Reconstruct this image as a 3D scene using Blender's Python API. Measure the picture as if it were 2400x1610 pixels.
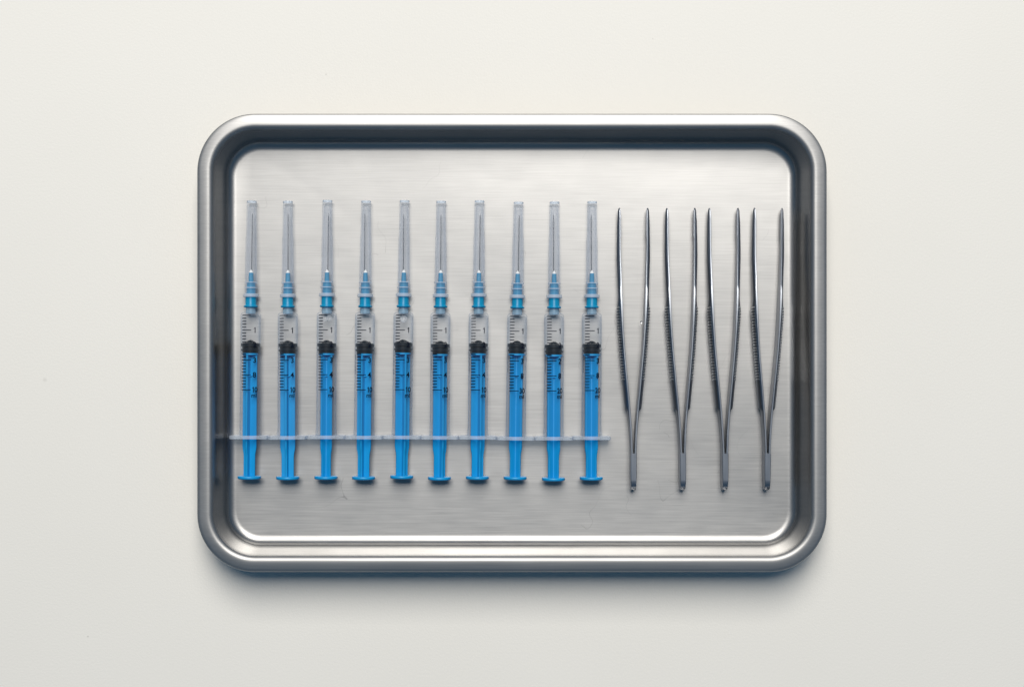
import bpy, bmesh, math, random
from mathutils import Vector, Matrix
random.seed(4)
for o in list(bpy.data.objects):
    bpy.data.objects.remove(o)
S = bpy.context.scene
C = S.collection
MM = 0.001
# ------------------------------------------------------------------ camera
FLOOR = 2.0                     # height of the tray floor above the table, mm
CAMZ = FLOOR + 683.2            # mm
cam_d = bpy.data.cameras.new('camera')
cam_d.lens = 50; cam_d.sensor_width = 36; cam_d.sensor_fit = 'HORIZONTAL'
cam_d.clip_start = 0.01; cam_d.clip_end = 50
cam = bpy.data.objects.new('camera', cam_d); C.objects.link(cam)
cam.location = (0, 0, CAMZ*MM)
S.camera = cam
# ------------------------------------------------------------------ studio air and lamp
W = bpy.data.worlds.new('World'); S.world = W; W.use_nodes = True
bg = W.node_tree.nodes['Background']
bg.inputs[0].default_value = (0.16, 0.42, 0.74, 1); bg.inputs[1].default_value = 0.20
def softbox(name, pos, target, sx, sy, power, col):
    l = bpy.data.lights.new(name, 'AREA'); l.shape = 'RECTANGLE'
    l.size = sx; l.size_y = sy; l.energy = power; l.color = col
    o = bpy.data.objects.new(name, l); C.objects.link(o)
    o.location = pos
    d = Vector(target) - Vector(pos)
    o.rotation_euler = d.to_track_quat('-Z', 'Y').to_euler()
    return o
LD, LA = 2.4, math.radians(32.5)
softbox('softbox', (0.0, LD*math.sin(LA), LD*math.cos(LA)), (0, 0, 0), 1.2, 1.75, 73, (1.0, 0.955, 0.89))
S.view_settings.view_transform = 'Standard'; S.view_settings.look = 'None'
S.view_settings.exposure = 0; S.view_settings.gamma = 1; S.view_settings.use_curve_mapping = False
S.render.engine = 'CYCLES'
S.cycles.max_bounces = 16; S.cycles.transparent_max_bounces = 48
S.cycles.glossy_bounces = 8; S.cycles.transmission_bounces = 12; S.cycles.diffuse_bounces = 5
S.render.resolution_x = 1024; S.render.resolution_y = 686

def spot(px, py, h):
    """photograph pixel (2400 wide) of something h mm above the tray floor -> x, y in mm"""
    k = (CAMZ - FLOOR - h)*36/(50*2400)
    return (px-1200)*k, (805-py)*k

# ------------------------------------------------------------------ materials
class N:
    def __init__(s, name):
        s.m = bpy.data.materials.new(name); s.m.use_nodes = True
        s.t = s.m.node_tree; s.n = s.t.nodes; s.l = s.t.links
        s.p = s.n['Principled BSDF']; s.out = s.n['Material Output']
    def add(s, typ, **kw):
        nd = s.n.new(typ)
        for k, v in kw.items():
            if k.startswith('i_'):
                key = k[2:]; key = int(key) if key.isdigit() else key
                nd.inputs[key].default_value = v
            else: setattr(nd, k, v)
        return nd
    def link(s, a, b): s.l.new(a, b)
    def set(s, **kw):
        for k, v in kw.items(): s.p.inputs[k.replace('_', ' ')].default_value = v
    def coords(s, scale):
        tc = s.add('ShaderNodeTexCoord'); mp = s.add('ShaderNodeMapping')
        s.link(tc.outputs['Object'], mp.inputs[0]); mp.inputs['Scale'].default_value = scale
        return mp.outputs[0]
    def noise(s, scale, sc=1.0, detail=3, rough=0.5):
        nz = s.add('ShaderNodeTexNoise'); nz.inputs['Scale'].default_value = sc
        nz.inputs['Detail'].default_value = detail; nz.inputs['Roughness'].default_value = rough
        s.link(s.coords(scale), nz.inputs['Vector']); return nz.outputs[0]
    def ramp(s, src, stops):
        r = s.add('ShaderNodeValToRGB'); e = r.color_ramp.elements
        while len(e) < len(stops): e.new(0.5)
        for i, (p, c) in enumerate(stops):
            e[i].position = p; e[i].color = c if len(c) == 4 else (*c, 1)
        s.link(src, r.inputs[0]); return r.outputs[0]
    def math(s, op, a, b=0.0, c=0.0):
        m = s.add('ShaderNodeMath', operation=op)
        for i, v in enumerate((a, b, c)):
            if isinstance(v, (int, float)): m.inputs[i].default_value = v
            else: s.link(v, m.inputs[i])
        return m.outputs[0]
    def bump(s, h, strength, dist):
        b = s.add('ShaderNodeBump'); b.inputs['Strength'].default_value = strength
        b.inputs['Distance'].default_value = dist
        s.link(h, b.inputs['Height']); s.link(b.outputs[0], s.p.inputs['Normal']); return b
def g(v): return (v, v, v)

# off-white card table
n = N('off_white_card'); n.set(Roughness=0.62)
n.p.inputs['Specular IOR Level'].default_value = 0.3
big = n.noise((6, 6, 6), 1, 3)
col = n.ramp(big, [(0.3, (0.787, 0.768, 0.72)), (0.7, (0.807, 0.788, 0.742))])
specks = None
geo = n.add('ShaderNodeTexCoord')
dark = None
for (px, py, r) in ((764, 175, 0.5), (105, 890, 1.3), (206, 1491, 0.6), (1530, 92, 0.35), (2105, 1240, 0.3), (330, 420, 0.3)):
    x, y = spot(px, py, -FLOOR)
    v = n.add('ShaderNodeVectorMath', operation='DISTANCE'); n.link(geo.outputs['Object'], v.inputs[0])
    v.inputs[1].default_value = (x*MM, y*MM, 0)
    mr = n.add('ShaderNodeMapRange'); n.link(v.outputs['Value'], mr.inputs[0])
    mr.inputs[1].default_value = r*0.3*MM; mr.inputs[2].default_value = r*MM
    mr.inputs[3].default_value = 0.28 if r < 1 else 0.14; mr.inputs[4].default_value = 0
    dark = mr.outputs[0] if dark is None else n.math('ADD', dark, mr.outputs[0])
mx = n.add('ShaderNodeMix', data_type='RGBA'); n.link(dark, mx.inputs[0]); n.link(col, mx.inputs[6])
mx.inputs[7].default_value = (0.16, 0.15, 0.13, 1); n.link(mx.outputs[2], n.p.inputs['Base Color'])
grain = n.noise((1, 1, 1), 900, 4, 0.65)
n.bump(grain, 0.22, 0.0004)
M_table = n.m

def steel(name, base, rough, brushed=False, aniso=0.0):
    n = N(name); n.set(Metallic=1.0)
    if brushed:
        fine = n.noise((25, 2600, 2600), 1, 4, 0.6)
        mid = n.noise((12, 900, 900), 1, 3, 0.6)
        cloud = n.noise((9, 9, 9), 1, 4, 0.6)
        add = n.math('ADD', n.math('MULTIPLY', fine, 0.6), n.math('MULTIPLY', mid, 0.4))
        c1 = n.ramp(add, [(0.36, tuple(b*0.93 for b in base)), (0.64, tuple(min(1, b*1.05) for b in base))])
        # hairline scratches: thin contours of a noise, kept only in a few patches
        sc = n.noise((1, 1, 1), 26, 2, 0.5)
        line = n.math('LESS_THAN', n.math('ABSOLUTE', n.math('SUBTRACT', sc, 0.52)), 0.0007)
        patch = n.math('GREATER_THAN', n.noise((1, 1, 1), 34, 1, 0.5), 0.60)
        sc2 = n.noise((60, 10, 1), 1, 1, 0.5)
        line2 = n.math('LESS_THAN', n.math('ABSOLUTE', n.math('SUBTRACT', sc2, 0.5)), 0.0005)
        patch2 = n.math('GREATER_THAN', n.noise((1, 1, 1), 21, 1, 0.5), 0.63)
        msk = n.math('MULTIPLY', n.math('ADD', n.math('MULTIPLY', line, patch), n.math('MULTIPLY', line2, patch2)), 0.2)
        mx = n.add('ShaderNodeMix', data_type='RGBA'); n.link(msk, mx.inputs[0]); n.link(c1, mx.inputs[6])
        mx.inputs[7].default_value = (0.18, 0.18, 0.18, 1)
        n.link(mx.outputs[2], n.p.inputs['Base Color'])
        rr = n.math('ADD', n.math('MULTIPLY', cloud, 0.08), n.math('ADD', n.math('MULTIPLY', add, 0.06), rough-0.07))
        n.link(rr, n.p.inputs['Roughness'])
        n.bump(add, 0.03, 0.00001)
        if aniso:
            tg = n.add('ShaderNodeCombineXYZ'); tg.inputs[1].default_value = 1.0     # wide spread across the brush lines
            n.link(tg.outputs[0], n.p.inputs['Tangent']); n.set(Anisotropic=aniso)
    else:
        nz = n.noise((30, 30, 30), 1, 4, 0.6)
        f = n.noise((600, 60, 600), 1, 3, 0.6)
        mix = n.math('ADD', n.math('MULTIPLY', nz, 0.5), n.math('MULTIPLY', f, 0.5))
        c = n.ramp(mix, [(0.35, tuple(b*0.9 for b in base)), (0.65, base)])
        n.link(c, n.p.inputs['Base Color'])
        n.link(n.math('ADD', n.math('MULTIPLY', mix, 0.14), rough-0.07), n.p.inputs['Roughness'])
    return n.m
def tray_steel():
    n = N('pressed_brushed_steel'); n.set(Metallic=1.0)
    sx = n.add('ShaderNodeSeparateXYZ'); tcw = n.add('ShaderNodeTexCoord'); n.link(tcw.outputs['Object'], sx.inputs[0])
    def rng(a, b, c, d):
        m = n.add('ShaderNodeMapRange', interpolation_type='SMOOTHSTEP'); n.link(sx.outputs[2], m.inputs[0])
        for q, v in enumerate((a, b, c, d)): m.inputs[q+1].default_value = v
        return m.outputs[0]
    floor = rng(0.0021, 0.0058, 1, 0)             # brushed floor, smoother drawn wall, scuffed rim
    rim_ = rng(0.0165, 0.0214, 0, 1)
    cloud = n.noise((14, 14, 14), 1, 5, 0.65)
    fine = n.noise((45, 2600, 2600), 1, 4, 0.65); mid = n.noise((20, 1100, 1100), 1, 3, 0.6)
    brush = n.math('ADD', n.math('MULTIPLY', fine, 0.85), n.math('MULTIPLY', mid, 0.15))
    r = n.math('ADD', n.math('MULTIPLY', floor, 0.26), n.math('MULTIPLY', rim_, 0.33))
    r = n.math('ADD', r, n.math('ADD', n.math('MULTIPLY', n.math('MULTIPLY', floor, n.math('SUBTRACT', brush, 0.5)), 0.16), 0.0))
    r = n.math('ADD', r, n.math('ADD', 0.17, n.math('MULTIPLY', n.math('SUBTRACT', cloud, 0.5), 0.13)))
    n.link(r, n.p.inputs['Roughness'])
    n.link(n.math('MULTIPLY', floor, 0.12), n.p.inputs['Anisotropic'])
    tg = n.add('ShaderNodeCombineXYZ'); tg.inputs[1].default_value = 1.0     # widest spread across the brush lines
    n.link(tg.outputs[0], n.p.inputs['Tangent'])
    wave = n.noise((1, 1, 1), 28, 2, 0.5)          # faint waviness of the drawn sheet
    n.bump(wave, 0.6, 0.0004)
    b = (0.43, 0.427, 0.422)
    c1 = n.ramp(brush, [(0.36, tuple(v*0.91 for v in b)), (0.64, tuple(v*1.06 for v in b))])
    sc = n.noise((1, 1, 1), 26, 2, 0.5)            # hairline scratches: thin contours of a noise, in a few patches
    line = n.math('LESS_THAN', n.math('ABSOLUTE', n.math('SUBTRACT', sc, 0.52)), 0.0007)
    patch = n.math('GREATER_THAN', n.noise((1, 1, 1), 34, 1, 0.5), 0.60)
    msk = n.math('MULTIPLY', n.math('MULTIPLY', line, patch), n.math('MULTIPLY', floor, 0.45))
    mx = n.add('ShaderNodeMix', data_type='RGBA'); n.link(msk, mx.inputs[0]); n.link(c1, mx.inputs[6])
    mx.inputs[7].default_value = (0.18, 0.18, 0.18, 1)
    n.link(mx.outputs[2], n.p.inputs['Base Color'])
    return n.m
M_tray = tray_steel()
M_tweezer = steel('satin_steel', (0.365, 0.39, 0.43), 0.35)
M_ridge = steel('worn_steel', (0.5, 0.52, 0.55), 0.3)

def clear(name, tint, edge, body, f0, f1, rough=0.22, power=1.6):
    """clear moulded plastic: see-through, more body and tint where the wall is seen at a slant"""
    n = N(name)
    n.set(Base_Color=(*body, 1), Roughness=rough)
    n.p.inputs['IOR'].default_value = 1.49
    lw = n.add('ShaderNodeLayerWeight'); lw.inputs['Blend'].default_value = 0.5
    fac = n.math('POWER', lw.outputs['Facing'], power)
    tr = n.add('ShaderNodeBsdfTransparent')
    tc = n.ramp(fac, [(0.0, tint), (0.9, edge)])
    n.link(tc, tr.inputs[0])
    mx = n.add('ShaderNodeMixShader')
    mrn = n.add('ShaderNodeMapRange'); n.link(fac, mrn.inputs[0])
    mrn.inputs[3].default_value = f0; mrn.inputs[4].default_value = f1
    n.link(mrn.outputs[0], mx.inputs[0]); n.link(tr.outputs[0], mx.inputs[1]); n.link(n.p.outputs[0], mx.inputs[2])
    n.link(mx.outputs[0], n.out.inputs['Surface'])
    return n.m
M_barrel = clear('clear_barrel_plastic', (0.985, 0.988, 0.993), (0.88, 0.91, 0.95), (0.72, 0.80, 0.89), 0.008, 0.32, 0.10, 2.2)
M_cap = clear('clear_cap_plastic', (0.97, 0.976, 0.986), (0.88, 0.91, 0.955), (0.80, 0.84, 0.90), 0.05, 0.25, 0.12)
M_flange = clear('frosted_flange_plastic', (0.92, 0.95, 0.98), (0.82, 0.87, 0.93), (0.80, 0.85, 0.92), 0.24, 0.5, 0.3)
M_bubble = clear('bubble_film', (0.98, 0.985, 0.99), (0.9, 0.92, 0.95), (0.95, 0.96, 0.97), 0.14, 0.95, 0.1, 2.0)
M_nozzle = clear('hub_lit_nozzle_plastic', (0.86, 0.92, 0.97), (0.6, 0.75, 0.88), (0.45, 0.68, 0.84), 0.34, 0.6)  # milky plastic; blue light coming through the hub is put into its colour
M_ring = clear('frosted_cap_rings', (0.92, 0.95, 0.98), (0.85, 0.9, 0.95), (0.82, 0.88, 0.94), 0.28, 0.7, 0.3)

def plastic(name, base, rough, sss=0.0, spec=0.5):
    n = N(name)
    nz = n.noise((200, 60, 200), 1, 3)
    c = n.ramp(nz, [(0.3, tuple(b*0.94 for b in base)), (0.7, tuple(min(1, b*1.04) for b in base))])
    n.link(c, n.p.inputs['Base Color'])
    n.link(n.math('ADD', n.math('MULTIPLY', nz, 0.1), rough-0.05), n.p.inputs['Roughness'])
    n.p.inputs['Specular IOR Level'].default_value = spec
    if sss:
        n.set(Subsurface_Weight=sss, Subsurface_Scale=0.0015); n.p.inputs['Subsurface Radius'].default_value = (0.3, 0.7, 1.0)
    return n.m
M_blue = plastic('blue_plunger_plastic', (0.004, 0.285, 0.63), 0.38)
M_hub = clear('blue_hub_plastic', (0.12, 0.55, 0.80), (0.0, 0.3, 0.55), (0.01, 0.38, 0.66), 0.6, 0.92, 0.3)
M_rubber = plastic('black_rubber', (0.004, 0.009, 0.016), 0.45, spec=0.22)
M_white = plastic('white_resin', (0.88, 0.88, 0.86), 0.4)
M_ink = plastic('navy_ink', (0.003, 0.006, 0.018), 0.6, spec=0.08)
n = N('needle_steel'); n.set(Base_Color=(0.16, 0.17, 0.19, 1), Metallic=1.0, Roughness=0.25); M_needle = n.m
n = N('water'); n.set(Base_Color=(0.95, 0.97, 1, 1), Roughness=0.03, Transmission_Weight=1.0, IOR=1.33); M_water = n.m

# ------------------------------------------------------------------ mesh helpers (all in mm)
def finish(name, bm, mat, smooth=True, angle=40):
    bmesh.ops.recalc_face_normals(bm, faces=bm.faces[:])
    for v in bm.verts: v.co *= MM
    me = bpy.data.meshes.new(name); bm.to_mesh(me); bm.free()
    for m in (mat if isinstance(mat, (list, tuple)) else [mat]): me.materials.append(m)
    if smooth:
        me.polygons.foreach_set('use_smooth', [True]*len(me.polygons))
        me.set_sharp_from_angle(angle=math.radians(angle))
    return me
def obj(name, me, parent=None, loc=(0, 0, 0), rot=(0, 0, 0)):
    o = bpy.data.objects.new(name, me); C.objects.link(o); o.parent = parent
    o.location = [c*MM for c in loc]; o.rotation_euler = rot
    return o
def tag(o, label, cat, group=None):
    o['label'] = label; o['category'] = cat
    if group: o['group'] = group
def lathe(bm, prof, n=40, closed=False, mod=None, cap0=True, cap1=True):
    """prof: (y, r) along the y axis"""
    rings = []
    for (y, r) in prof:
        if r < 1e-6: rings.append([bm.verts.new((0, y, 0))])
        else:
            rings.append([bm.verts.new(((r*(mod(y, a) if mod else 1))*math.sin(a), y, (r*(mod(y, a) if mod else 1))*math.cos(a)))
                          for a in (2*math.pi*k/n for k in range(n))])
    prs = list(zip(rings, rings[1:])) + ([(rings[-1], rings[0])] if closed else [])
    for A, B in prs:
        for k in range(n):
            k2 = (k+1) % n
            if len(A) == 1 and len(B) == 1: continue
            if len(A) == 1: bm.faces.new((A[0], B[k], B[k2]))
            elif len(B) == 1: bm.faces.new((A[k], A[k2], B[0]))
            else: bm.faces.new((A[k], A[k2], B[k2], B[k]))
    if not closed:
        if cap0 and len(rings[0]) > 1: bm.faces.new(rings[0])
        if cap1 and len(rings[-1]) > 1: bm.faces.new(rings[-1])
def loft(bm, secs, caps=True):
    rs = [[bm.verts.new(p) for p in s] for s in secs]
    n = len(rs[0])
    for A, B in zip(rs, rs[1:]):
        for k in range(n): bm.faces.new((A[k], A[(k+1) % n], B[(k+1) % n], B[k]))
    if caps: bm.faces.new(rs[0]); bm.faces.new(rs[-1])
def box(bm, x0, x1, y0, y1, z0, z1):
    loft(bm, [[(x0, y, z0), (x1, y, z0), (x1, y, z1), (x0, y, z1)] for y in (y0, y1)])

# ------------------------------------------------------------------ table
bm = bmesh.new()
bm.faces.new([bm.verts.new(p) for p in ((-1100, -850, 0), (1100, -850, 0), (1100, 850, 0), (-1100, 850, 0))])
table = obj('tabletop', finish('tabletop', bm, M_table, False))
table['kind'] = 'structure'; table['label'] = 'plain off-white card tabletop'

# ------------------------------------------------------------------ tray
HW, HH, CR = 147.1, 106.9, 27.0
def rrect(off, z, seg=22):
    hw, hh, r = HW-off, HH-off, max(CR-off, 0.5)
    pts = []
    for cx, cy, a0 in ((hw-r, hh-r, 0), (-hw+r, hh-r, 90), (-hw+r, -hh+r, 180), (hw-r, -hh+r, 270)):
        for k in range(seg+1):
            a = math.radians(a0 + 90*k/seg)
            pts.append((cx+r*math.cos(a), cy+r*math.sin(a), z))
    # straight runs get a few extra points so that they can bow a little, as pressed sheet does
    out = []
    for i, p in enumerate(pts):
        q = pts[(i+1) % len(pts)]
        out.append(p)
        if math.dist(p, q) > 20:
            for k in range(1, 8): out.append(tuple(p[j]+(q[j]-p[j])*k/8 for j in range(3)))
    return out
RIM = 22.0
prof = [(0.5, RIM-3.4), (0.1, RIM-3.0), (0.0, RIM-1.8), (0.06, RIM-1.25), (0.25, RIM-0.92), (0.7, RIM-0.66), (1.8, RIM-0.42), (3.2, RIM-0.18), (4.3, RIM-0.06), (4.9, RIM-0.035)]
# convex shoulder, sloping wall, concave foot
r1, th = 2.6, math.radians(78)
for k in range(1, 11):
    a = th*k/10
    prof.append((5.0 + r1*math.sin(a), RIM-0.03 - r1*(1-math.cos(a))))
wall0 = len(prof)
r2 = 4.6
foot_x = 14.9
x_end, z_end = foot_x - r2*math.sin(th), FLOOR + r2*(1-math.cos(th))
x0, z0 = prof[-1]
for k in range(1, 5): prof.append((x0+(x_end-x0)*k/5, z0+(z_end-z0)*k/5))
for k in range(0, 11):
    a = th*(1-k/10)
    prof.append((foot_x - r2*math.sin(a), FLOOR + r2*(1-math.cos(a))))
bm = bmesh.new()
rings = [[bm.verts.new(p) for p in rrect(o_, z_)] for o_, z_ in prof]
nn = len(rings[0])
for A, B in zip(rings, rings[1:]):
    for k in range(nn): bm.faces.new((A[k], A[(k+1) % nn], B[(k+1) % nn], B[k]))
bm.faces.new(rings[-1])
bmesh.ops.recalc_face_normals(bm, faces=bm.faces[:])
if sum(f.normal.z*f.calc_area() for f in bm.faces) < 0:
    for f in bm.faces: f.normal_flip()
for v in bm.verts: v.co *= MM
me = bpy.data.meshes.new('instrument_tray'); bm.to_mesh(me); bm.free(); me.materials.append(M_tray)
me.polygons.foreach_set('use_smooth', [True]*len(me.polygons))
tray = obj('instrument_tray', me, None, (0, 0.3, 0))
sm = tray.modifiers.new('thick', 'SOLIDIFY'); sm.thickness = 0.8*MM; sm.offset = -1
tag(tray, 'shallow rectangular stainless steel tray with rounded corners on the off-white table', 'tray')

# ------------------------------------------------------------------ syringe meshes
AX = 6.1                                   # axis height over the tray floor at the flange
BR = 4.80
bm = bmesh.new()
lathe(bm, [(0.5, 5.15), (2.2, 5.08), (3.4, 4.98), (4.2, 4.86), (6, BR), (30, BR), (57.6, BR), (58.3, 4.72), (58.8, 4.45), (59.2, 3.9), (59.5, 3.1), (59.7, 2.5), (59.75, 2.35),
           (59.2, 2.3), (58.6, 2.3), (58.1, 3.5), (57.5, 4.3), (56.8, 4.5), (30, 4.5), (3.6, 4.5), (2.2, 4.55), (0.5, 4.6)], 56, closed=True)
ME_barrel = finish('barrel', bm, M_barrel, True, 50)
bm = bmesh.new()
lathe(bm, [(58.7, 0.7), (58.7, 2.28), (59.8, 2.36), (60.3, 2.28), (62.7, 2.2), (62.7, 0.7)], 40, closed=True)
ME_nozzle = finish('nozzle', bm, M_nozzle, True, 50)
def oblong(hx, hz, r, n=10):
    pts = []
    for cx, cz, a0 in ((hx-r, hz-r, 0), (-hx+r, hz-r, 90), (-hx+r, -hz+r, 180), (hx-r, -hz+r, 270)):
        for k in range(n+1):
            a = math.radians(a0+90*k/n); pts.append((cx+r*math.cos(a), cz+r*math.sin(a)))
    return pts
bm = bmesh.new()
def ring(y, grow): return [(x, y, z) for x, z in oblong(8.98+grow, 6.0+grow, 2.4+grow)]
def hole(y, r, n=44): return [(r*math.cos(2*math.pi*(k+0.5)/n), y, r*math.sin(2*math.pi*(k+0.5)/n)) for k in range(n)]
secs = [ring(-0.85, -0.15), ring(-0.7, 0), ring(0.6, 0), ring(0.75, -0.15), hole(0.75, 4.4), hole(-0.85, 4.4)]
rs = [[bm.verts.new(p) for p in s] for s in secs]
for A, B in list(zip(rs, rs[1:])) + [(rs[-1], rs[0])]:
    for k in range(44): bm.faces.new((A[k], A[(k+1) % 44], B[(k+1) % 44], B[k]))
ME_flange = finish('finger_flange', bm, M_flange, True, 35)
# rubber stopper
bm = bmesh.new()
lathe(bm, [(39.9, 3.0), (39.95, 3.78), (40.9, 3.8), (41.0, 4.2), (41.1, 4.47), (41.65, 4.47), (41.75, 4.2), (41.85, 3.82), (42.9, 3.82), (43.0, 4.2), (43.1, 4.48), (44.4, 4.48), (44.6, 4.3), (44.7, 3.6), (44.75, 2.6), (45.1, 2.2), (45.7, 1.4), (46.05, 0.7), (46.15, 0)], 48)
ME_stopper = finish('rubber_stopper', bm, M_rubber, True, 40)
# plunger: cross-shaped rod with a head disc, waist in towards the thumb end
bm = bmesh.new()
def cross(y, R, t=0.42):
    f = 0.28
    p = []
    for q in range(4):
        a = q*math.pi/2; c, s = math.cos(a), math.sin(a)
        for (u, v) in ((t+f, t+0.0), (R-0.12, t), (R, t*0.6), (R, -t*0.6), (R-0.12, -t), (t+f, -t)):
            p.append((u*c - v*s, u*s + v*c))
    # order: go round each arm from its upper to its lower side
    out = []
    for q in range(4):
        arm = p[q*6:q*6+6][::-1]; out += arm
    return [(x, y, z) for x, z in out]
stations = [(39.0, 3.62), (20, 3.62), (0, 3.62), (-4.6, 3.62), (-5.6, 3.52), (-6.8, 3.28), (-8.0, 3.06), (-9.2, 2.98), (-18.6, 2.96)]
loft(bm, [cross(y, R) for y, R in stations])
lathe(bm, [(38.8, 0.6), (38.85, 3.55), (39.1, 3.75), (39.7, 3.75), (39.9, 3.4), (39.9, 0.5)], 40)
# stiffening webs across the rod
for yy in (29.0,):
    lathe(bm, [(yy-0.3, 0.4), (yy-0.15, 1.5), (yy, 1.6), (yy+0.3, 1.4), (yy+0.8, 0.4)], 24)
ME_rod = finish('plunger_rod', bm, M_blue, True, 30)
bm = bmesh.new()
lathe(bm, [(-18.45, 0), (-18.45, 5.0), (-18.55, 5.35), (-18.85, 5.52), (-19.4, 5.52), (-19.75, 5.38), (-19.95, 5.0), (-20.0, 4.2), (-19.75, 3.4), (-19.7, 0)], 56)
ME_thumb = finish('thumb_rest', bm, M_blue, True, 50)
# needle hub
bm = bmesh.new()
lathe(bm, [(61.6, 2.3), (61.6, 2.75), (61.75, 3.25), (62.1, 3.4), (62.5, 3.25), (62.7, 2.75), (63.0, 2.62), (66.4, 2.55), (67.0, 2.5), (68.4, 2.42), (68.5, 2.1), (73.4, 1.98), (73.6, 1.2), (78.2, 1.05), (78.2, 0.2),
           (69, 0.5), (62.7, 2.25)], 40, closed=True)
ME_hub = finish('needle_hub', bm, M_hub, True, 35)
bm = bmesh.new()
for q in range(6):                                                     # small ribs of the hub
    a = q*math.pi/3 + 0.3
    secs = []
    for y, r in ((68.7, 2.25), (73.2, 2.1)):
        secs.append([((rr)*math.sin(a)+w*math.cos(a), y, rr*math.cos(a)-w*math.sin(a)) for rr, w in ((r-0.5, -0.2), (r, -0.2), (r, 0.2), (r-0.5, 0.2))])
    loft(bm, secs)
ME_hubrib = finish('hub_ribs', bm, M_hub, False)
bm = bmesh.new()
lathe(bm, [(78.1, 0.15), (78.1, 1.06), (78.5, 0.95), (79.4, 0.35), (79.6, 0.2), (79.6, 0.15)], 24)
ME_seat = finish('needle_seat', bm, M_white, True, 40)
bm = bmesh.new()
lathe(bm, [(78.3, 0.2), (105.6, 0.2), (106.8, 0.02)], 12)
ME_needle = finish('needle', bm, M_needle, True, 40)
# needle cap, fluted below its step
def flute(y, a): return 1 + (0.035*math.cos(11*a) if 75.2 < y < 95.2 else 0)
bm = bmesh.new()
po = [(66.6, 3.0), (68.2, 3.0), (71.2, 2.93), (73.9, 2.88), (75.0, 2.86), (75.4, 2.8),
      (80, 2.76), (86, 2.70), (95.0, 2.58), (95.6, 2.47), (103, 2.38), (111.2, 2.30), (112.2, 2.28), (112.5, 2.15), (112.5, 0.9), (111.9, 0.8), (111.9, 0.0)]
pi_ = [(110.2, 0.0), (110.0, 1.2), (109.2, 1.62), (104, 1.78), (95, 2.0), (86, 2.15), (75, 2.3), (68.3, 2.55), (66.6, 2.6)]
lathe(bm, po, 48, mod=flute, cap0=False); lathe(bm, pi_, 48, cap1=False)
bmesh.ops.remove_doubles(bm, verts=bm.verts[:], dist=1e-5)
ME_cap = finish('needle_cap', bm, M_cap, True, 32)
RINGS = []
for nm, pr in (('cap_collar', [(66.5, 2.98), (66.5, 3.5), (66.7, 3.72), (67.9, 3.72), (68.1, 3.5), (68.1, 2.98)]), ('cap_ring', [(70.75, 2.9), (70.75, 3.06), (71.2, 3.06), (71.2, 2.9)]),
               ('cap_ring', [(73.35, 2.85), (73.35, 3.0), (73.75, 3.0), (73.75, 2.85)]), ('cap_tip_ring', [(111.7, 2.2), (111.7, 2.31), (112.4, 2.3), (112.4, 2.2)])):
    bm = bmesh.new(); lathe(bm, pr, 40, closed=True); RINGS.append((nm, finish(nm, bm, M_ring, True, 40)))
# printed scale: strips that follow the barrel
PR = BR+0.035
def wrapz(x): return math.sqrt(max(PR*PR - min(abs(x), PR*0.995)**2, 0))
def strip(bm, x0, x1, y0, y1, n=6):
    vs = [(bm.verts.new((x, y0, wrapz(x))), bm.verts.new((x, y1, wrapz(x)))) for x in (x0+(x1-x0)*k/n for k in range(n+1))]
    for a, b in zip(vs, vs[1:]): bm.faces.new((a[0], b[0], b[1], a[1]))
PITCH = 1.412
Y0 = 57.75
bm = bmesh.new()
for k in range(26):
    y = Y0 - PITCH*k
    if k in (0, 5, 15, 20, 25): strip(bm, -3.35, 1.15 if k else 0.9, y-0.19, y+0.19)
    elif k in (10, 11, 12): continue                 # black on the black stopper, cannot be seen
    else: strip(bm, -3.35, -1.2, y-0.2, y+0.2)
for v in bm.verts: pass
ME_marks = finish('graduation_marks', bm, M_ink, False)
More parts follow.
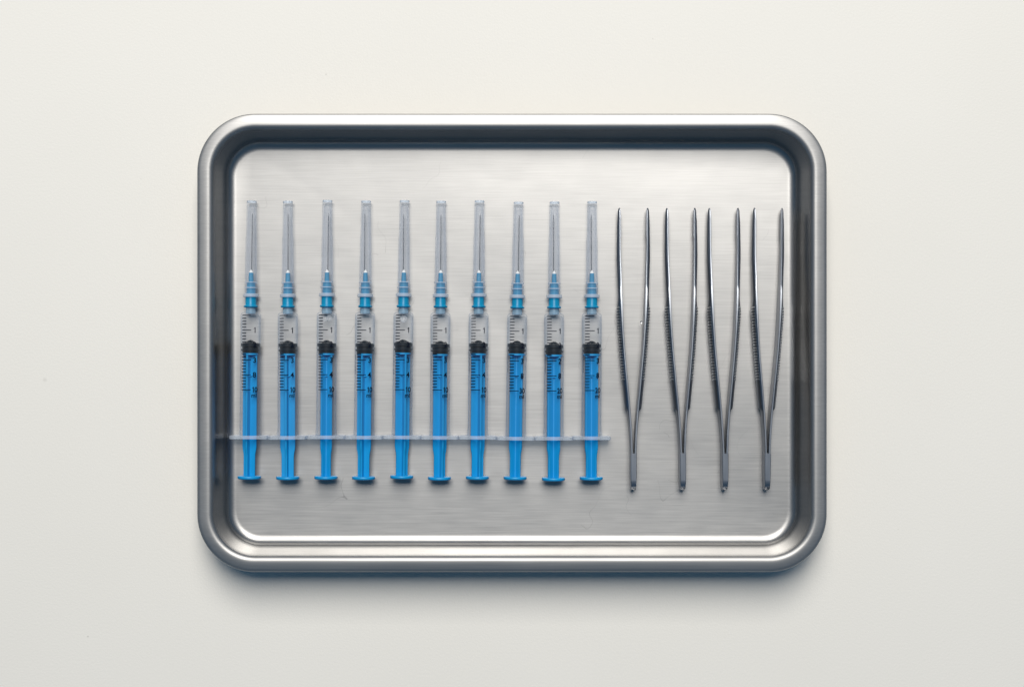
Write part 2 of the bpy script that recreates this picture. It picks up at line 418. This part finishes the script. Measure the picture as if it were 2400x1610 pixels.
def numbers(rows):
    bm = bmesh.new()
    flat = []
    for txt, xc, yc, hgt, sx in rows:                     # two-figure numbers are set figure by figure
        if len(txt) == 2 and txt[1] == '0': flat += [(txt[0], xc-(0.55 if txt[0] == '1' else 0.7), yc, hgt, sx), ('0', xc+0.62, yc, hgt, sx)]
        else: flat.append((txt, xc, yc, hgt, sx))
    for txt, xc, yc, hgt, sx in flat:
        if txt == '1':                                    # upright with a flag, as printed on the barrel
            w, h2 = 0.19, hgt/2
            for q in ([(0.1-w, -h2), (0.1+w, -h2), (0.1+w, h2), (0.1-w, h2)], [(0.1-w, h2-0.42), (0.1-w, h2), (-0.46, h2-0.62), (-0.46, h2-0.98)]):
                bm.faces.new([bm.verts.new((xc+a_, yc+b_, wrapz(xc+a_)+0.02)) for a_, b_ in q])
            continue
        cu = bpy.data.curves.new('t', 'FONT'); cu.body = txt; cu.align_x = 'CENTER'; cu.size = 1.0; cu.resolution_u = 4; cu.offset = 0.026
        to = bpy.data.objects.new('t', cu); C.objects.link(to)
        dg = bpy.context.evaluated_depsgraph_get(); dg.update()
        me = bpy.data.meshes.new_from_object(to.evaluated_get(dg))
        b2 = bmesh.new(); b2.from_mesh(me)
        bmesh.ops.triangulate(b2, faces=b2.faces[:])
        ys = [v.co.y for v in b2.verts]; xs = [v.co.x for v in b2.verts]
        ymin, ymax = min(ys), max(ys); xm = (min(xs)+max(xs))/2
        k = hgt/(ymax-ymin)
        for v in b2.verts: v.co = (xc+(v.co.x-xm)*k*sx, yc+(v.co.y-(ymin+ymax)/2)*k, 0)
        bmesh.ops.subdivide_edges(b2, edges=[e for e in b2.edges if abs(e.verts[0].co.x-e.verts[1].co.x) > 0.35], cuts=2, use_grid_fill=True)
        bmesh.ops.triangulate(b2, faces=b2.faces[:])
        for v in b2.verts: v.co.z = wrapz(v.co.x)+0.02
        m2 = bpy.data.meshes.new('tmp'); b2.to_mesh(m2); b2.free(); bm.from_mesh(m2)
        bpy.data.meshes.remove(m2); bpy.data.objects.remove(to); bpy.data.meshes.remove(me)
    return finish('scale_numbers', bm, M_ink, False)
def side_print(seed, y0, y1, dense):
    """the tiny upright lettering at the barrel's left edge, too small to read: short strokes"""
    r = random.Random(seed); bm = bmesh.new()
    a0, a1 = math.radians(-62), math.radians(-54)
    def pt(a, y): return bm.verts.new(((PR+0.01)*math.sin(a), y, (PR+0.01)*math.cos(a)))
    def patch(aa, ab, ya, yb): bm.faces.new((pt(aa, ya), pt(ab, ya), pt(ab, yb), pt(aa, yb)))
    y = y0
    while y < y1:
        w = r.uniform(0.45, 0.75)
        if dense:
            patch(a0, a1, y, y+0.13)
            if r.random() < 0.7: patch(a0, a0+(a1-a0)*0.22, y+0.13, y+w)
            if r.random() < 0.6: patch(a1-(a1-a0)*0.22, a1, y+0.13, y+w)
            if r.random() < 0.6: patch(a0, a1, y+w-0.1, y+w+0.02)
        else:
            patch(a0, a0+(a1-a0)*0.35, y, y+0.25)
        y += w+0.22
    return finish('side_print', bm, M_ink, False)

# ------------------------------------------------------------------ the ten syringes
F = 4.914
#        flange x, y   cap-top dx  rod roll  rod scale  plunger shift  numbers below 2        side print
SY = [
 (585.2, 1024.4,  2.8, -17, 1.00,  0.0, ('3', '8', '10'), None,
  'leftmost blue-plunger syringe, beside the tray wall, its scale reading 8 above 10 ml'),
 (674.5, 1025.0, -1.5, -6, 1.00, -0.3, ('3', '4', '10'), (30.2, 38.8, False),
  'second blue-plunger syringe from the left, without bubbles, between the leftmost and a bubbled one'),
 (764.5, 1024.0,  1.5, 52, 1.00, 0.0, ('3', '4', '10'), (30.2, 38.8, False),
  'third syringe from the left, with a cluster of small bubbles near its barrel top'),
 (853.0, 1024.5,  4.0, -18, 1.00, -0.4, ('3', '4', '10'), (29.8, 39.0, True),
  'fourth syringe from the left, a clear barrel between the two syringes with bubbles'),
 (942.5, 1024.2,  5.0, 27, 1.00, 0.2, ('3', '4', '10'), (29.8, 39.0, True),
  'fifth syringe from the left, with one large round bubble at its barrel top'),
 (1030.5, 1025.0, 3.0, 31, 1.00, -0.4, ('3', '4', '10'), (31.0, 39.0, True),
  'sixth syringe from the left, just right of the one with a large round bubble'),
 (1119.5, 1025.0, 4.0, 26, 1.00, 0.1, ('3', '4', '10'), (31.0, 39.5, True),
  'seventh syringe from the left, its cap reaching highest, beside the 30 ml one'),
 (1208.5, 1027.0, 7.0, 43, 1.10, 0.2, ('3', '8', '30'), (31.0, 39.5, True),
  'eighth syringe from the left, the only one whose scale ends in 30 ml'),
 (1297.3, 1027.0, 2.7, 46, 1.12, 0.0, ('2', '8', '20'), (31.0, 39.5, True),
  'second syringe from the right, its scale reading 2, 8, 20 ml below the stopper'),
 (1386.0, 1026.0, 2.5, 44, 1.12, 0.0, ('3', '8', '20'), (31.0, 39.5, True),
  'rightmost syringe, next to the tweezers, its scale reading 3, 8, 20 ml'),
]
capshift = [0, 0, 0.6, 0.1, 0.5, 0.1, 0.8, -0.1, 0.2, 0.1]
num_cache = {}
for i, (fx, fy, dx, roll, rsc, psh, nums, sp, label) in enumerate(SY):
    x, y = spot(fx, fy, AX)
    root = bpy.data.objects.new('syringe', None); C.objects.link(root); root.empty_display_size = 0.01
    root.location = (x*MM, y*MM, (FLOOR+0.02)*MM)
    root.rotation_euler = (-0.0200, 0, -dx/553.0)
    tag(root, label, 'syringe', 'ten capped syringes side by side in the tray')
    at = (0, 0, AX)
    barrel = obj('barrel', ME_barrel, root, at)
    obj('nozzle', ME_nozzle, barrel)
    obj('graduation_marks', ME_marks, barrel)
    if nums not in num_cache:
        a, b, c = nums
        num_cache[nums] = numbers([('1', 2.75, Y0-PITCH*5-0.0, 2.6, 0.8), ('2', 2.75, Y0-PITCH*10+0.35, 2.55, 0.8), (a, 2.75, Y0-PITCH*15-0.05, 2.6, 0.85),
                                   (b, 2.7, Y0-PITCH*20+0.05, 2.6, 0.85), (c, 2.8, Y0-PITCH*25+0.1, 2.6, 0.72), ('ml', 2.55, Y0-PITCH*25-2.6, 1.95, 0.9)])
    obj('scale_numbers', num_cache[nums], barrel)
    if sp: obj('side_print', side_print(i, *sp), barrel)
    obj('finger_flange', ME_flange, root, at)
    rod = obj('plunger_rod', ME_rod, root, at, (0, math.radians(roll), 0))
    rod.scale = (rsc, 1, rsc)
    sh_ = (0, -0.1, -0.15, -0.2, 0.2, -0.3, 0, 0.25, -0.25, -0.1)[i]      # each plunger stands a little differently
    rod.location.y = sh_*MM
    obj('rubber_stopper', ME_stopper, root, (0, sh_, AX))
    th_ = obj('thumb_rest', ME_thumb, root, (0, sh_, AX))
    hub = obj('needle_hub', ME_hub, root, at)
    obj('hub_ribs', ME_hubrib, hub)
    obj('needle_seat', ME_seat, hub)
    nd = obj('needle', ME_needle, root, at, (0, 0, random.uniform(-0.006, 0.006)))
    capo = obj('needle_cap', ME_cap, root, (0, capshift[i]*0.3, AX), (0, random.uniform(0, 3), 0))
    for nm, mr_ in RINGS: obj(nm, mr_, capo)
    bub = {2: [(-0.2, 55.9, 1.25), (1.5, 56.3, 1.35), (-1.6, 55.6, 0.35)], 4: [(0.4, 55.9, 1.7), (0.1, 55.3, 1.05), (-1.7, 56.0, 0.5)]}.get(i, [])
    for bx_, by_, br_ in bub:
        bm = bmesh.new(); bmesh.ops.create_uvsphere(bm, u_segments=28, v_segments=18, radius=br_)
        zz = math.sqrt(max(4.3**2-bx_**2, 1)) - br_*0.75
        for v in bm.verts: v.co = Vector((v.co.x+bx_, v.co.y+by_, v.co.z*0.7+zz))
        obj('air_bubble', finish('air_bubble', bm, M_bubble), barrel)

# ------------------------------------------------------------------ tweezers
HZ = 4.4
def sstep(a, b, t):
    t = min(1, max(0, (t-a)/(b-a))); return t*t*(3-2*t)
def interp(tab, y):
    if y <= tab[0][0]: return tab[0][1]
    for (a, va), (b, vb) in zip(tab, tab[1:]):
        if y <= b: return va+(vb-va)*(y-a)/(b-a)
    return tab[-1][1]
def smooth_tab(tab, y, w=3.0):
    return sum(interp(tab, y+w*(k-3)/3)*c for k, c in enumerate((1, 2, 3, 4, 3, 2, 1)))/16
INN = [(17.2, 0.33), (28, 0.72), (38.5, 1.5), (50.6, 2.65), (66.8, 4.1), (77, 4.75), (95.2, 5.5), (107.3, 5.85), (121.5, 6.1), (129.6, 6.2), (134.2, 6.35)]
OUT = [(17.2, 1.38), (28, 1.75), (38.5, 2.65), (50.6, 3.75), (66.8, 5.2), (83, 6.35), (95.2, 7.0), (107.3, 7.35), (121.5, 7.75), (127, 7.7), (130.6, 7.45), (132.6, 7.4), (133.5, 7.25), (134.2, 6.95)]
HGT = [(0, 4.2), (17, 4.1), (38, 4.0), (50, 4.25), (80, 4.2), (86, 4.1), (92, 3.75), (100, 2.95), (107, 2.35), (112, 2.1), (121, 1.9), (130, 1.65), (133.2, 1.2), (134.2, 0.6)]
def pad(y): return 0.9*sstep(37.6, 38.9, y)*(1-sstep(84, 93, y))
def section(y):
    xi = smooth_tab(INN, y, 3 if y < 128 else 0.5); xo = smooth_tab(OUT, y, 3 if y < 127 else 0.5) + 0.42*sstep(20, 45, y)*(1-sstep(110, 124, y))
    h = smooth_tab(HGT, y, 3 if y < 127 else 0.5)
    return xi, max(xo, xi+0.08), h
def outer_curve(y, us):
    xi, xo, h = section(y); p = pad(y); bulge = 0.08 + 0.42*sstep(24, 42, y) + 0.2*sstep(90, 105, y)
    pts = []
    for u in us:
        t = (xo-xi)*(1-bulge*0.85*abs(u)**2.2) + p*(1-1.0*abs(u)**2.2)
        pts.append((xi+t, u*h))
    return pts
US = [-1, -0.93, -0.8, -0.55, -0.28, 0, 0.28, 0.55, 0.8, 0.93, 1]
def arm_section(y, sgn):
    xi, xo, h = section(y)
    pts = outer_curve(y, US)
    c = min(0.16, (xo-xi)*0.25)
    body = [(xi+c, -h)] + [(x, z*0.985) for x, z in pts[1:-1]] + [(xi+c, h), (xi, h-c), (xi, -h+c)]
    # flat narrow edge on top and bottom
    x_e = pts[0][0]
    body = [(xi+c, -h), (x_e-c, -h)] + [(x, z) for x, z in pts[1:-1]] + [(x_e-c, h), (xi+c, h), (xi, h-c), (xi, -h+c)]
    return [(sgn*x, y, z) for x, z in body]
ys = [17.0, 20, 24, 28, 32, 35, 37.2, 37.7, 38.1, 38.5, 38.9, 39.5] + [40+2.5*k for k in range(36)] + [129, 130, 131, 132, 132.7, 133.3, 133.8, 134.2]
ys = sorted(set(ys))
def arm_mesh(sgn):
    bm = bmesh.new(); loft(bm, [arm_section(y, sgn) for y in ys]); return finish('arm', bm, M_tweezer, True, 35)
def ridge_mesh(sgn):
    bm = bmesh.new()
    for k in range(26):
        y = 52.3 + k*1.36
        us = [-0.86, -0.6, -0.3, 0, 0.3, 0.6, 0.86]
        secs = []
        for u in us:
            (x, z), = outer_curve(y, [u]); dy = 0.5*u            # slightly slanting, as knurled
            secs.append([(sgn*(x-0.1), y-0.42+dy, z), (sgn*(x+0.2), y-0.25+dy, z*1.02), (sgn*(x+0.34), y+dy, z*1.04), (sgn*(x+0.2), y+0.25+dy, z*1.02), (sgn*(x-0.1), y+0.42+dy, z)])
        loft(bm, secs)
    return finish('grip_ridges', bm, M_ridge, True, 50)
def teeth_mesh(sgn):
    bm = bmesh.new()
    for k in range(20):
        y = 120.6 + k*0.66
        xi, xo, h = section(y); h *= 0.98
        loft(bm, [[(sgn*(xi+0.05), y-0.2, z), (sgn*(xi-0.32), y-0.13, z), (sgn*(xi-0.32), y+0.13, z), (sgn*(xi+0.05), y+0.2, z)] for z in (-h, h)])
    return finish('serrated_teeth', bm, M_tweezer, False)
bm = bmesh.new()
secs = []
for y in (0, 0.25, 0.8, 1.8, 3.2, 5, 9, 14, 17.3, 17.6):
    h = 4.15*math.sqrt(max(0.0, 1-((3.4-y)/3.6)**2)) if y < 3.4 else 4.15
    w = 1.42 - 0.22*(1-sstep(0, 9, y)); h = max(h, 1.3)
    if y < 0.2: w -= 0.15
    c = 0.2
    secs.append([(x, y, z) for x, z in ((-w+c, -h), (w-c, -h), (w, -h+c), (w, h-c), (w-c, h), (-w+c, h), (-w, h-c), (-w, -h+c))])
loft(bm, secs)
ME_tail = finish('joined_tail', bm, M_tweezer, True, 35)
ARM = {s: (arm_mesh(s), ridge_mesh(s), teeth_mesh(s)) for s in (-1, 1)}
TW = [(1485.0, 1150, 1.0, 0.0, 1.01, 'leftmost steel tweezers, next to the syringes, with a droplet on one arm'),
      (1601.0, 1150, -3.5, 0.0, 0.995, 'second steel tweezers from the left of the row of four'),
      (1700.0, 1150, -1.5, 0.0, 1.02, 'third steel tweezers from the left, closest to the rightmost pair'),
      (1798.5, 1150, 5.0, 0.0, 0.985, 'rightmost steel tweezers, beside the right tray wall')]
for k, (px, py, dx, _, sc, label) in enumerate(TW):
    x, y = spot(px, py-1, 2*HZ-1.0)
    root = bpy.data.objects.new('tweezers', None); C.objects.link(root); root.empty_display_size = 0.01
    root.location = (x*MM, y*MM, (FLOOR+0.03)*MM); root.rotation_euler = (0, 0, -dx/662)
    tag(root, label, 'tweezers', 'four steel tweezers in a row in the tray')
    obj('joined_tail', ME_tail, root, (0, 0, HZ))
    for s in (-1, 1):
        a = obj('arm', ARM[s][0], root, (0, 0, HZ)); a.scale = (sc, 1, 1)
        obj('grip_ridges', ARM[s][1], a); obj('serrated_teeth', ARM[s][2], a)
x, y = spot(1503.5, 755, 6)
bm = bmesh.new(); bmesh.ops.create_icosphere(bm, subdivisions=3, radius=0.62)
for v in bm.verts: v.co = Vector((v.co.x, v.co.y*1.1, v.co.z*1.1))
d = obj('droplet', finish('droplet', bm, M_water), None, (x, y, FLOOR+6))
tag(d, 'tiny clear water droplet on the inner side of the leftmost tweezers', 'droplet')
